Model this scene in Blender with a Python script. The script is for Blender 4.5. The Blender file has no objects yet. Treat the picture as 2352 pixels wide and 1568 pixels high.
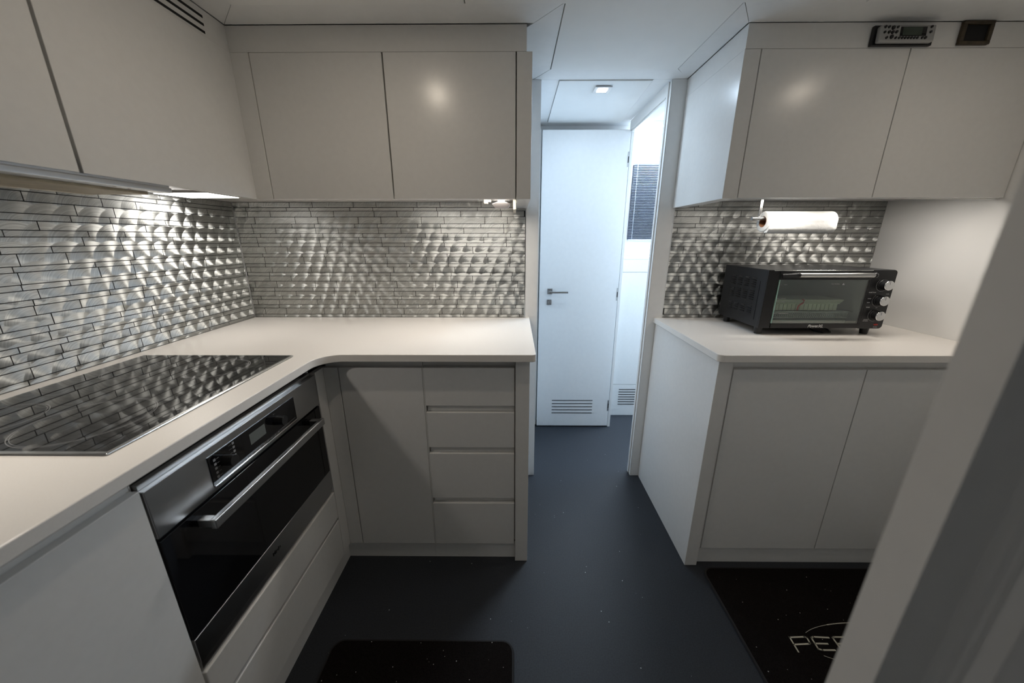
import bpy, bmesh, math, random
from mathutils import Vector, Matrix
random.seed(7)
SC = bpy.context.scene
COL = SC.collection
PI = math.pi

# ---------------------------------------------------------------- materials
def mat(name, color, rough=0.5, metal=0.0, spec=0.5, coat=0.0, aniso=0.0, emit=None, estr=0.0, trans=0.0, ior=1.45, alpha=1.0):
    m = bpy.data.materials.new(name); m.use_nodes = True
    b = m.node_tree.nodes['Principled BSDF']
    b.inputs['Base Color'].default_value = (*color, 1)
    b.inputs['Roughness'].default_value = rough
    b.inputs['Metallic'].default_value = metal
    b.inputs['Specular IOR Level'].default_value = spec
    b.inputs['Coat Weight'].default_value = coat
    b.inputs['Anisotropic'].default_value = aniso
    b.inputs['Transmission Weight'].default_value = trans
    b.inputs['IOR'].default_value = ior
    b.inputs['Alpha'].default_value = alpha
    if emit:
        b.inputs['Emission Color'].default_value = (*emit, 1)
        b.inputs['Emission Strength'].default_value = estr
    return m

def N(m, t, **kw):
    n = m.node_tree.nodes.new(t)
    for k, v in kw.items(): setattr(n, k, v)
    return n
def L(m, a, b): m.node_tree.links.new(a, b)
def bsdf(m): return m.node_tree.nodes['Principled BSDF']

def noisy(m, scale, amt, bump=0.0, dist=0.001, c0=None, detail=4, coord='Object', rough=None):
    """procedural mottling of colour (between c0 and base) + bump"""
    b = bsdf(m); tc = N(m, 'ShaderNodeTexCoord'); nz = N(m, 'ShaderNodeTexNoise')
    nz.inputs['Scale'].default_value = scale; nz.inputs['Detail'].default_value = detail
    L(m, tc.outputs[coord], nz.inputs['Vector'])
    base = b.inputs['Base Color'].default_value[:]
    c0 = (*c0, 1) if c0 else tuple(x * (1 - amt) for x in base[:3]) + (1,)
    r = N(m, 'ShaderNodeValToRGB'); r.color_ramp.elements[0].position = 0.3; r.color_ramp.elements[1].position = 0.7
    r.color_ramp.elements[0].color = c0; r.color_ramp.elements[1].color = base
    L(m, nz.outputs['Fac'], r.inputs['Fac']); L(m, r.outputs['Color'], b.inputs['Base Color'])
    if bump:
        bp = N(m, 'ShaderNodeBump'); bp.inputs['Strength'].default_value = bump; bp.inputs['Distance'].default_value = dist
        L(m, nz.outputs['Fac'], bp.inputs['Height']); L(m, bp.outputs['Normal'], b.inputs['Normal'])
    return m

def specks(m, scale, thr, col):
    """tiny light crumbs scattered over the surface"""
    b = bsdf(m); tc = N(m, 'ShaderNodeTexCoord'); v = N(m, 'ShaderNodeTexVoronoi'); v.inputs['Scale'].default_value = scale
    L(m, tc.outputs['Object'], v.inputs['Vector'])
    wn = N(m, 'ShaderNodeSeparateColor'); L(m, v.outputs['Color'], wn.inputs['Color'])
    g = N(m, 'ShaderNodeMath', operation='GREATER_THAN'); L(m, wn.outputs['Red'], g.inputs[0]); g.inputs[1].default_value = thr
    l = N(m, 'ShaderNodeMath', operation='LESS_THAN'); L(m, v.outputs['Distance'], l.inputs[0])
    sz = N(m, 'ShaderNodeMath', operation='MULTIPLY'); L(m, wn.outputs['Green'], sz.inputs[0]); sz.inputs[1].default_value = 0.22
    L(m, sz.outputs[0], l.inputs[1])
    mu = N(m, 'ShaderNodeMath', operation='MULTIPLY'); L(m, g.outputs[0], mu.inputs[0]); L(m, l.outputs[0], mu.inputs[1])
    mx = N(m, 'ShaderNodeMix', data_type='RGBA')
    src = b.inputs['Base Color'].links[0].from_socket if b.inputs['Base Color'].links else None
    if src: L(m, src, mx.inputs['A'])
    else: mx.inputs['A'].default_value = b.inputs['Base Color'].default_value
    mx.inputs['B'].default_value = (*col, 1)
    L(m, mu.outputs[0], mx.inputs['Factor']); L(m, mx.outputs['Result'], b.inputs['Base Color'])
    return m

def swirl_metal(name, axis):
    """overlapping circular brushing: tangent turns around a lattice of disc centres"""
    m = mat(name, (0.62, 0.62, 0.60), rough=0.55, metal=1.0, aniso=0.95)
    b = bsdf(m)
    def M(op, a, c=None, d=None):
        n = N(m, 'ShaderNodeMath', operation=op)
        for k, s in enumerate((a, c, d)):
            if s is None: continue
            if isinstance(s, (int, float)): n.inputs[k].default_value = s
            else: L(m, s, n.inputs[k])
        return n.outputs[0]
    g = N(m, 'ShaderNodeNewGeometry'); sx = N(m, 'ShaderNodeSeparateXYZ'); L(m, g.outputs['Position'], sx.inputs[0])
    u = sx.outputs['X' if axis == 'X' else 'Y']; v = sx.outputs['Z']
    s, p, R = 0.058, 0.050, 0.064
    def row(j):
        dv = M('SUBTRACT', v, M('MULTIPLY', j, p))
        off = M('MULTIPLY', M('FRACT', M('MULTIPLY', j, 0.37)), s)
        w2 = M('SUBTRACT', R * R, M('MULTIPLY', dv, dv))
        w = M('SQRT', M('MAXIMUM', w2, 0.0))
        uo = M('SUBTRACT', u, off)
        i = M('FLOOR', M('DIVIDE', M('ADD', uo, w), s))
        du = M('SUBTRACT', uo, M('MULTIPLY', i, s))
        inside = M('MULTIPLY', M('GREATER_THAN', w2, 0.0), M('LESS_THAN', du, w))
        return du, dv, i, inside
    jb = M('FLOOR', M('DIVIDE', v, p)); ja = M('SUBTRACT', jb, 1.0)
    dua, dva, ia, m_a = row(ja); dub, dvb, ib, _ = row(jb)
    def mix(a, c):
        return M('ADD', M('MULTIPLY', a, m_a), M('MULTIPLY', c, M('SUBTRACT', 1.0, m_a)))
    du, dv, i, j = mix(dua, dub), mix(dva, dvb), mix(ia, ib), mix(ja, jb)
    T = N(m, 'ShaderNodeCombineXYZ')
    L(m, du, T.inputs['X' if axis == 'X' else 'Y']); L(m, dv, T.inputs['Z'])
    nrm = N(m, 'ShaderNodeVectorMath', operation='NORMALIZE'); L(m, T.outputs[0], nrm.inputs[0])
    L(m, nrm.outputs[0], b.inputs['Tangent'])
    rad = M('SQRT', M('ADD', M('MULTIPLY', du, du), M('MULTIPLY', dv, dv)))
    cv = N(m, 'ShaderNodeCombineXYZ')
    L(m, M('MULTIPLY', rad, 420.0), cv.inputs[0]); L(m, M('MULTIPLY', i, 3.7), cv.inputs[1]); L(m, M('MULTIPLY', j, 5.3), cv.inputs[2])
    nz = N(m, 'ShaderNodeTexNoise'); nz.inputs['Scale'].default_value = 1.0; nz.inputs['Detail'].default_value = 2
    L(m, cv.outputs[0], nz.inputs['Vector'])
    # per tile tone
    tone = M('ADD', M('MULTIPLY', g.outputs['Random Per Island'], 0.16), 0.82)
    tone = M('MULTIPLY', tone, M('ADD', M('MULTIPLY', nz.outputs['Fac'], 0.9), 0.52))
    cc = N(m, 'ShaderNodeCombineColor')
    L(m, M('MULTIPLY', tone, 0.67), cc.inputs[0]); L(m, M('MULTIPLY', tone, 0.675), cc.inputs[1]); L(m, M('MULTIPLY', tone, 0.65), cc.inputs[2])
    L(m, cc.outputs[0], b.inputs['Base Color'])
    L(m, M('ADD', M('MULTIPLY', nz.outputs['Fac'], 0.16), 0.47), b.inputs['Roughness'])
    # small relief of the brushing rings and slight tilt per tile
    bp = N(m, 'ShaderNodeBump'); bp.inputs['Strength'].default_value = 0.12; bp.inputs['Distance'].default_value = 0.00025
    L(m, nz.outputs['Fac'], bp.inputs['Height']); L(m, bp.outputs['Normal'], b.inputs['Normal'])
    return m

WHITE = noisy(mat('white_lacquer', (0.74, 0.728, 0.703), rough=0.25, spec=0.5), 60, 0.03)
WALLW = noisy(mat('white_wall_panel', (0.77, 0.77, 0.76), rough=0.42), 40, 0.03)
GLOSSW = mat('white_gloss_panel', (0.78, 0.77, 0.75), rough=0.22)
CEIL = noisy(mat('ceiling_vinyl', (0.80, 0.80, 0.78), rough=0.6), 8, 0.04)
KICK = mat('toe_kick_grey', (0.60, 0.60, 0.58), rough=0.45)
STONE = noisy(mat('worktop_stone', (0.80, 0.76, 0.71), rough=0.20, spec=0.5), 350, 0.04)
FLOOR = specks(noisy(mat('floor_vinyl', (0.031, 0.035, 0.042), rough=0.50, spec=0.35), 220, 0.35, bump=0.25, dist=0.0008), 110, 0.988, (0.45, 0.45, 0.45))
MAT = specks(noisy(mat('black_pile', (0.016, 0.013, 0.012), rough=1.0, spec=0.05), 420, 0.6, bump=1.0, dist=0.004), 130, 0.965, (0.5, 0.48, 0.45))
MATEDGE = noisy(mat('mat_edging', (0.02, 0.019, 0.02), rough=0.8), 500, 0.5, bump=0.6, dist=0.001)
THREAD = mat('cream_print', (0.55, 0.52, 0.42), rough=0.9)
GROUT = mat('black_grout', (0.012, 0.012, 0.012), rough=0.8)
SWX = swirl_metal('swirl_brushed_metal_back', 'X')
SWY = swirl_metal('swirl_brushed_metal_left', 'Y')
STEEL = mat('brushed_steel', (0.52, 0.52, 0.52), rough=0.32, metal=1.0, aniso=0.6)
CHROME = mat('satin_chrome', (0.70, 0.70, 0.70), rough=0.16, metal=1.0)
NICKEL = mat('satin_nickel', (0.42, 0.42, 0.42), rough=0.3, metal=1.0)
BGLASS = mat('black_glass', (0.006, 0.006, 0.007), rough=0.04, spec=0.5)
HOB = mat('ceramic_hob_glass', (0.010, 0.010, 0.011), rough=0.03, spec=0.6)
BPLAST = mat('black_plastic', (0.012, 0.012, 0.013), rough=0.35)
BMETAL = noisy(mat('black_enamel', (0.014, 0.014, 0.016), rough=0.38), 300, 0.3, bump=0.15, dist=0.0004)
CAVITY = mat('oven_cavity', (0.42, 0.44, 0.41), rough=0.35, metal=0.7)
PRINT = mat('grey_print', (0.55, 0.55, 0.55), rough=0.6)
DPRINT = mat('dim_grey_print', (0.26, 0.26, 0.26), rough=0.6)
BLACKP = mat('black_print', (0.01, 0.01, 0.01), rough=0.5)
DARK = mat('dark_void', (0.008, 0.008, 0.008), rough=0.8)
LCD = mat('grey_display', (0.13, 0.14, 0.13), rough=0.15)
LCDG = mat('green_display', (0.045, 0.060, 0.045), rough=0.25)
RED = mat('red_lens', (0.35, 0.015, 0.01), rough=0.25)
RIBBON = mat('red_ribbon', (0.5, 0.02, 0.03), rough=0.6)
PAPER = noisy(mat('paper_towel', (0.86, 0.86, 0.84), rough=0.95, spec=0.1), 90, 0.03, bump=0.5, dist=0.003)
CARD = mat('brown_card', (0.30, 0.14, 0.07), rough=0.9)
CREAM = noisy(mat('aged_filter_metal', (0.42, 0.35, 0.24), rough=0.5, metal=0.5), 30, 0.25)
IVORY = mat('ivory_plastic', (0.75, 0.68, 0.56), rough=0.4)
WPLAST = mat('white_plastic', (0.78, 0.72, 0.70), rough=0.35)
SILVER = mat('silver_plastic', (0.36, 0.36, 0.35), rough=0.38, metal=0.3)
BROWN = noisy(mat('brown_frame', (0.075, 0.055, 0.032), rough=0.6), 60, 0.5)
RUST = mat('rust_spots', (0.16, 0.05, 0.02), rough=0.9)
SLAT = mat('blind_slat', (0.40, 0.43, 0.48), rough=0.4)
WINDARK = noisy(mat('dark_tinted_pane', (0.010, 0.018, 0.065), rough=0.08), 9, 0.8)
CLEAR = mat('clear_oven_glass', (0.9, 0.95, 0.92))
_t = CLEAR.node_tree; _t.nodes.remove(bsdf(CLEAR)); _o = _t.nodes['Material Output']
_a = N(CLEAR, 'ShaderNodeBsdfTransparent'); _a.inputs[0].default_value = (0.86, 0.92, 0.89, 1)
_g = N(CLEAR, 'ShaderNodeBsdfGlossy'); _g.inputs['Roughness'].default_value = 0.03
_m = N(CLEAR, 'ShaderNodeMixShader'); _m.inputs[0].default_value = 0.13
L(CLEAR, _a.outputs[0], _m.inputs[1]); L(CLEAR, _g.outputs[0], _m.inputs[2]); L(CLEAR, _m.outputs[0], _o.inputs['Surface'])
PANE = mat('window_glass', (0.9, 0.95, 1.0), rough=0.0, trans=1.0, ior=1.05)
DISH = mat('ribbed_plastic', (0.60, 0.60, 0.46), rough=0.3)
TRAY = mat('pale_tray', (0.50, 0.52, 0.46), rough=0.3, metal=0.5)
LAMPW = mat('lamp_diffuser_warm', (1, 1, 1), emit=(1.0, 0.93, 0.82), estr=14)
LAMPC = mat('lamp_diffuser_cool', (1, 1, 1), emit=(1.0, 0.97, 0.94), estr=18)
LEDW = mat('led_diffuser', (1, 1, 1), emit=(1.0, 0.97, 0.93), estr=12)

# ---------------------------------------------------------------- mesh helpers
class MB:
    def __init__(s): s.bm = bmesh.new()
    def _merge(s, t, M=None):
        if M is not None: bmesh.ops.transform(t, matrix=M, verts=t.verts)
        me = bpy.data.meshes.new('tmp'); t.to_mesh(me); t.free(); s.bm.from_mesh(me); bpy.data.meshes.remove(me)
        return s
    def box(s, x0, x1, y0, y1, z0, z1, bev=0.0, seg=2, M=None):
        t = bmesh.new(); bmesh.ops.create_cube(t, size=1)
        bmesh.ops.transform(t, matrix=Matrix.Translation(((x0+x1)/2, (y0+y1)/2, (z0+z1)/2)) @ Matrix.Diagonal((abs(x1-x0), abs(y1-y0), abs(z1-z0), 1)), verts=t.verts)
        if bev: bmesh.ops.bevel(t, geom=t.edges[:], offset=bev, segments=seg, affect='EDGES', profile=0.5)
        return s._merge(t, M)
    def prism(s, pts, a0, a1, axis='Z', bev=0.0, M=None):
        """polygon pts extruded along axis from a0 to a1; pts are the other two coordinates in XYZ order"""
        t = bmesh.new()
        def P(q, a):
            return {'Z': (q[0], q[1], a), 'Y': (q[0], a, q[1]), 'X': (a, q[0], q[1])}[axis]
        lo = [t.verts.new(P(q, a0)) for q in pts]; hi = [t.verts.new(P(q, a1)) for q in pts]
        f0 = t.faces.new(lo); f1 = t.faces.new(hi); n = len(pts)
        for i in range(n): t.faces.new((lo[i], lo[(i+1) % n], hi[(i+1) % n], hi[i]))
        bmesh.ops.recalc_face_normals(t, faces=t.faces[:])
        if bev:
            e = [x for x in t.edges if (x in f0.edges or x in f1.edges)]
            bmesh.ops.bevel(t, geom=e, offset=bev, segments=2, affect='EDGES', profile=0.5)
        return s._merge(t, M)
    def cyl(s, p, q, r0, r1=None, n=32, cap=True, bev=0.0):
        r1 = r0 if r1 is None else r1
        p, q = Vector(p), Vector(q); d = q - p
        t = bmesh.new(); bmesh.ops.create_cone(t, cap_ends=cap, cap_tris=False, segments=n, radius1=r0, radius2=r1, depth=d.length)
        if bev:
            e = [x for x in t.edges if abs(x.verts[0].co.z - x.verts[1].co.z) < 1e-6]
            bmesh.ops.bevel(t, geom=e, offset=bev, segments=2, affect='EDGES', profile=0.5)
        M = Matrix.Translation((p+q)/2) @ d.to_track_quat('Z', 'Y').to_matrix().to_4x4()
        return s._merge(t, M)
    def tubepath(s, pts, r, n=8, closed=False):
        pts = [Vector(p) for p in pts]; t = bmesh.new(); rings = []
        m = len(pts)
        for i, p in enumerate(pts):
            a = pts[(i-1) % m] if closed else pts[max(i-1, 0)]; b = pts[(i+1) % m] if closed else pts[min(i+1, m-1)]
            d = (b-a).normalized(); q = d.to_track_quat('Z', 'Y')
            rings.append([t.verts.new(p + q @ Vector((r*math.cos(2*PI*k/n), r*math.sin(2*PI*k/n), 0))) for k in range(n)])
        for i in range(m if closed else m-1):
            A, B = rings[i], rings[(i+1) % m]
            for k in range(n): t.faces.new((A[k], A[(k+1) % n], B[(k+1) % n], B[k]))
        if not closed: t.faces.new(rings[0][::-1]); t.faces.new(rings[-1])
        bmesh.ops.recalc_face_normals(t, faces=t.faces[:])
        return s._merge(t)
    def annulus(s, c, r0, r1, h, axis='Z', n=64):
        """flat ring of height h, or a pipe"""
        t = bmesh.new(); R = []
        for k in range(n):
            a = 2*PI*k/n; ca, sa = math.cos(a), math.sin(a)
            R.append([t.verts.new((r*ca, r*sa, z)) for r, z in ((r0, 0), (r1, 0), (r1, h), (r0, h))])
        for k in range(n):
            A, B = R[k], R[(k+1) % n]
            for i in range(4): t.faces.new((A[i], B[i], B[(i+1) % 4], A[(i+1) % 4]))
        bmesh.ops.recalc_face_normals(t, faces=t.faces[:])
        rot = {'Z': Matrix(), 'X': Matrix.Rotation(PI/2, 4, 'Y'), 'Y': Matrix.Rotation(-PI/2, 4, 'X')}[axis]
        return s._merge(t, Matrix.Translation(c) @ rot)
    def sphere(s, c, r, sc=(1, 1, 1), n=16):
        t = bmesh.new(); bmesh.ops.create_uvsphere(t, u_segments=n*2, v_segments=n, radius=r)
        return s._merge(t, Matrix.Translation(c) @ Matrix.Diagonal((*sc, 1)))
    def build(s, name, m, parent=None, smooth=True, loc=None):
        me = bpy.data.meshes.new(name)
        o = bpy.data.objects.new(name, me); COL.objects.link(o)
        org = Vector((0, 0, 0))
        p = parent
        while p is not None: org += p.location; p = p.parent
        if parent is None and loc is not None: o.location = loc; org = Vector(loc)
        if org.length > 0: bmesh.ops.translate(s.bm, vec=-org, verts=s.bm.verts)
        s.bm.to_mesh(me); s.bm.free()
        me.materials.append(m)
        if smooth:
            me.polygons.foreach_set('use_smooth', [True]*len(me.polygons)); me.set_sharp_from_angle(angle=math.radians(50))
            wn = o.modifiers.new('normals', 'WEIGHTED_NORMAL'); wn.keep_sharp = True; wn.weight = 90
        if parent: o.parent = parent
        return o

def tag(o, label=None, cat=None, group=None, kind=None):
    if label: o['label'] = label
    if cat: o['category'] = cat
    if group: o['group'] = group
    if kind: o['kind'] = kind
    return o
def thing(name, label, cat, loc, group=None, kind=None):
    o = bpy.data.objects.new(name, None); COL.objects.link(o); o.location = loc; o.empty_display_size = 0.05
    return tag(o, label, cat, group, kind)
def box(name, m, parent, *a, bev=0.0015, **k):
    return MB().box(*a, bev=bev, **k).build(name, m, parent)
def struct(name, m, *a, bev=0.0, label=None):
    o = MB().box(*a, bev=bev).build(name, m); o['kind'] = 'structure'
    if label: o['label'] = label
    return o
def text_bm(txt, size, extrude=0.0003, shear=0.0, bold=0.0, spacing=1.0):
    c = bpy.data.curves.new('t', 'FONT'); c.body = txt; c.size = size; c.extrude = extrude; c.shear = shear
    c.offset = bold; c.align_x = 'CENTER'; c.align_y = 'CENTER'; c.space_character = spacing
    o = bpy.data.objects.new('t', c); COL.objects.link(o)
    dg = bpy.context.evaluated_depsgraph_get(); me = bpy.data.meshes.new_from_object(o.evaluated_get(dg))
    bm = bmesh.new(); bm.from_mesh(me); bpy.data.objects.remove(o); bpy.data.curves.remove(c); bpy.data.meshes.remove(me)
    return bm
ROT = {'-Y': Matrix.Rotation(PI/2, 4, 'X'), '+X': Matrix.Rotation(PI/2, 4, 'Z') @ Matrix.Rotation(PI/2, 4, 'X'), '+Z': Matrix()}
def text(mb, txt, size, at, face='-Y', rot=0.0, **k):
    bm = text_bm(txt, size, **k)
    mb._merge(bm, Matrix.Translation(at) @ ROT[face] @ Matrix.Rotation(rot, 4, 'Z'))
    return mb
def arc(cx, cy, r, a0, a1, n=8):
    return [(cx + r*math.cos(math.radians(a0+(a1-a0)*k/n)), cy + r*math.sin(math.radians(a0+(a1-a0)*k/n))) for k in range(n+1)]

# ---------------------------------------------------------------- dimensions (metres, camera above the origin looking along +Y)
XL, YB, ZC = -1.2735, 1.700, 1.896
CT = 0.900; TH = 0.026
XF = -0.6697; YD = 1.158
XU, YU, ZU, ZT = -0.886, 1.304, 1.400, 1.826
XRW = 1.658

# ---------------------------------------------------------------- room shell
struct('floor', FLOOR, -2.2, 2.8, -1.6, 3.2, -0.05, 0.0)
T = ZC + 0.016
ceil = struct('ceiling', CEIL, -2.2, 2.8, -1.6, 3.2, T, ZC+0.07)
def cpanel(pts, z0=ZC-0.003):
    o = MB().prism(pts, z0, T, bev=0.0015).build('ceiling_panel', CEIL, ceil); return o
cpanel([(-0.789, -1.5), (-0.1405, -1.5), (-0.1405, 1.204), (-0.789, 1.204)])
cpanel([(-0.1375, -1.5), (0.9615, -1.5), (0.9615, 1.204), (0.6285, 1.204), (0.6235, 1.608), (0.139, 1.608), (0.1395, 1.204), (-0.1375, 1.204)])
cpanel([(0.9645, -1.5), (1.60, -1.5), (1.60, 1.204), (0.9645, 1.204)])
cpanel([(0.184, 1.706), (0.566, 1.706), (0.592, 2.258), (0.184, 2.258)], ZC-0.004)
# flat white bands around the panels
def band(n, pts):
    o = MB().prism(pts, ZC, T, bev=0.0008).build('trim_%d' % n, WALLW); o['kind'] = 'structure'
band(1, [(-0.791, 1.206), (0.1355, 1.206), (0.056, 1.302), (-0.886, 1.302)])
band(2, [(0.1375, 1.206), (0.1355, 1.610), (0.074, 1.70), (0.036, 1.70), (0.036, 1.325), (0.057, 1.302)])
band(3, [(0.1365, 1.6105), (0.626, 1.6105), (0.712, 1.7035), (0.0755, 1.7035)])
band(4, [(0.628, 1.6095), (0.6325, 1.2065), (0.705, 1.303), (0.705, 1.70)])
band(5, [(0.634, 1.206), (1.655, 1.206), (1.655, 1.303), (0.706, 1.303)])
band(11, [(0.1085, 1.7045), (0.1815, 1.7045), (0.1815, 2.261), (0.1085, 2.261)])
band(12, [(0.5685, 1.7045), (0.640, 1.7045), (0.640, 2.261), (0.5945, 2.261)])
band(13, [(0.1085, 2.2615), (0.654, 2.2615), (0.654, 2.329), (0.1085, 2.329)])
band(6, [(-0.791, -1.5), (-0.791, 1.205), (-0.886, 1.301), (-0.886, -1.5)])

struct('wall_left', WALLW, XL-0.10, XL-0.006, -0.72, YB, 0, T)
struct('wall_back_left', WALLW, XL-0.10, 0.108, YB+0.006, YB+0.060, 0, T)
struct('wall_back_stub', WALLW, 0.0500, 0.1085, YB, YB+0.0055, 0, ZC-0.0005)
struct('wall_passage_left', WALLW, 0.048, 0.108, YB+0.060, 2.60, 0, T)
struct('wall_right', GLOSSW, XRW, XRW+0.08, 0.22, YB+0.06, 0, T)
struct('wall_back_right', WALLW, 0.7005, XRW, YB+0.006, YB+0.060, 0, T)
struct('wall_back_right_stub', WALLW, 0.646, 0.7155, YB, YB+0.0055, 0, ZC-0.0005)
struct('wall_passage_end', WALLW, 0.108, 0.655, 2.33, 2.39, 0, T)
struct('wall_passage_end_head', WALLW, 0.6555, 0.70, 2.333, 2.39, 1.852, T)
struct('wall_cabin_back', WALLW, 0.60, 2.30, 2.52, 2.58, 0, T)
struct('wall_cabin_right', WALLW, 2.30, 2.36, YB+0.06, 2.58, 0, 0.95)
# head of the wall above the side doorway and door lining
jam = thing('door_frame', 'white painted lining around the open side doorway right of the passage', 'door frame', (0.66, 2.0, 0))
MB().box(0.6435, 0.6455, 1.7003, 1.7155, 0, 1.8955, bev=0.0006).box(0.6485, 0.70, 1.706, 1.7245, 0, 1.8955).box(0.641, 0.70, 1.7250, 1.743, 0, 1.8955, bev=0.001).build('near_post', WHITE, jam)
MB().box(0.6415, 0.70, 1.7435, 2.2340, 1.846, 1.8955, bev=0.001).box(0.648, 0.70, 1.7435, 2.2340, 1.838, 1.8455, bev=0.001).build('head', WHITE, jam)
MB().box(0.651, 0.668, 2.2345, 2.29, 0, 1.851, bev=0.001).box(0.655, 0.668, 2.2905, 2.329, 0, 1.851, bev=0.001).build('far_post', WHITE, jam)

# white door post close to the camera, profiled along its height
pts = [(0.272, 0.210), (0.272, 0.183), (0.277, 0.1815), (0.3045, 0.1815), (0.3045, 0.1745), (0.309, 0.1735), (0.309, 0.1715), (0.3135, 0.1715), (0.3135, 0.160),
       (0.318, 0.158), (0.330, 0.150), (0.345, 0.150), (0.345, 0.12), (1.70, 0.12), (1.70, 0.210)]
mq = MB().prism(pts, 0, ZC-0.002, bev=0.0)
for v_ in mq.bm.verts: v_.co.x += -0.001 + (v_.co.z-1.25)*0.022
o = mq.build('wall_front', WALLW); o['kind'] = 'structure'
# rear of the room, with a window behind the photographer
struct('wall_rear', WALLW, -1.37, 1.9, -1.60, -1.54, 0, T)
struct('wall_saloon_right', WALLW, 1.9, 1.96, -1.60, 0.30, 0, T)
struct('wall_saloon_left', WALLW, XL-0.10, XL-0.006, -1.54, -0.7205, 0, 0.90)
struct('wall_saloon_left_upper', WALLW, XL-0.10, XL-0.006, -1.54, -0.7205, 1.62, T)
w = thing('window_2', 'window behind the photographer', 'window', (XL-0.05, -1.13, 0.90), kind='structure')
MB().box(XL-0.09, XL-0.03, -1.54, -0.7205, 0.9005, 0.93).box(XL-0.09, XL-0.03, -1.54, -0.7205, 1.59, 1.6195).box(XL-0.09, XL-0.03, -1.54, -1.51, 0.9305, 1.5895)\
    .box(XL-0.09, XL-0.03, -0.75, -0.7205, 0.9305, 1.5895).build('window_frame', WHITE, w)

# ---------------------------------------------------------------- soffits
struct('trim_7', WHITE, XU-0.10, XU-0.002, -1.5, YU+0.01, ZT, ZC-0.001)
struct('trim_8', WHITE, XU-0.0015, 0.036, YU+0.0005, YU+0.02, ZT, ZC-0.001)
struct('trim_9', WHITE, 0.708, 1.655, YU+0.0005, YB-0.001, ZT+0.004, ZC-0.001)
struct('trim_10', WHITE, 0.0165, 0.036, YU+0.0205, YB-0.001, ZT, ZC-0.001)

# louvred air vent in the soffit
v = thing('air_vent', 'dark slotted air vent in the soffit above the left wall cabinets', 'vent', (XU, 1.0, 1.83))
m = MB()
for k, (z, y1) in enumerate(((1.836, 1.216), (1.855, 1.217), (1.8745, 1.218))):
    m.box(XU-0.0015, XU-0.0005, 0.55, y1, z-0.0032, z+0.0032)
m.build('slot', DARK, v); v.children[0]['label'] = 'three dark slots'

# ---------------------------------------------------------------- tiled backsplashes
ROWS = [1.427, 1.404, 1.389, 1.364, 1.334, 1.316, 1.292, 1.275, 1.250, 1.233, 1.202, 1.187, 1.156, 1.141, 1.116, 1.100, 1.075, 1.044,
        1.027, 1.003, 0.987, 0.962, 0.945, 0.915, 0.9005]
OFF = [385, 340, 625, 425, 375, 655, 460, 408, 685, 758, 440, 455, 722, 525, 480, 745, 550, 510, 775, 590, 540, 800, 610, 575]
def backsplash(name, label, axis, a0, a1, plane, m, shift=0.0, out=-1):
    root = thing(name, label, 'backsplash', ((a0+a1)/2, plane, 0.9) if axis == 'X' else (plane, (a0+a1)/2, 0.9), group='brushed metal mosaic backsplashes')
    rnd = random.Random(5)
    long_, short = 0.1845, 0.1035; per = long_+short; g = 0.0022
    bm = bmesh.new()
    def add(u0, u1, z0, z1, d):
        e = 0.00005
        F = lambda u, z, t: (u, plane + out*t, z) if axis == 'X' else (plane + out*t, u, z)
        if u1-u0 < 0.004: return
        c = [(u0, z0), (u1, z0), (u1, z1), (u0, z1)]; ci = [(u0+e, z0+e), (u1-e, z0+e), (u1-e, z1-e), (u0+e, z1-e)]
        A = [bm.verts.new(F(*q, 0.0012)) for q in c]; B = [bm.verts.new(F(*q, 0.0052+d)) for q in c]; D = [bm.verts.new(F(*q, 0.0054+d)) for q in ci]
        for k in range(4):
            bm.faces.new((A[k], A[(k+1) % 4], B[(k+1) % 4], B[k])); bm.faces.new((B[k], B[(k+1) % 4], D[(k+1) % 4], D[k]))
        bm.faces.new(D)
    for r in range(24):
        z1, z0 = ROWS[r]-g/2, ROWS[r+1]+g/2
        u = -0.958-0.0 + OFF[r]*0.000379 - 0.1 + shift - per*12
        k = 0
        while u < a1:
            ln = long_ if k % 2 == 0 else short
            x0, x1 = max(u+g/2, a0), min(u+ln-g/2, a1)
            if x1 > x0: add(x0, x1, z0, z1, rnd.uniform(0, 0.0005))
            u += ln; k += 1
    bmesh.ops.recalc_face_normals(bm, faces=bm.faces[:])
    mb = MB(); mb._merge(bm); mb.build('tiles', m, root, smooth=False)
    if axis == 'X': MB().box(a0, a1, min(plane, plane+out*0.0038), max(plane, plane+out*0.0038), 0.9005, 1.427).build('grout', GROUT, root)
    else: MB().box(min(plane, plane+out*0.0038), max(plane, plane+out*0.0038), a0, a1, 0.9005, 1.427).build('grout', GROUT, root)
    return root
backsplash('backsplash', 'brushed metal strip mosaic on the left wall behind the cooktop', 'Y', -0.9, YB-0.006, XL-0.0055, SWY, shift=0.07, out=1)
b2 = backsplash('backsplash', 'widest well lit strip mosaic on the back wall between corner and passage', 'X', XL+0.001, 0.047, YB+0.0055, SWX)
MB().box(0.0472, 0.0496, YB-0.002, YB+0.0055, 0.9005, 1.427).build('edge_strip', CHROME, b2)
b3 = backsplash('backsplash', 'strip mosaic behind the countertop oven and paper towel roll', 'X', 0.7185, 1.6575, YB+0.0055, SWX, shift=0.11)
MB().box(0.7158, 0.7183, YB-0.002, YB+0.0055, 0.9005, 1.427).build('edge_strip', WALLW, b3)

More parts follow.
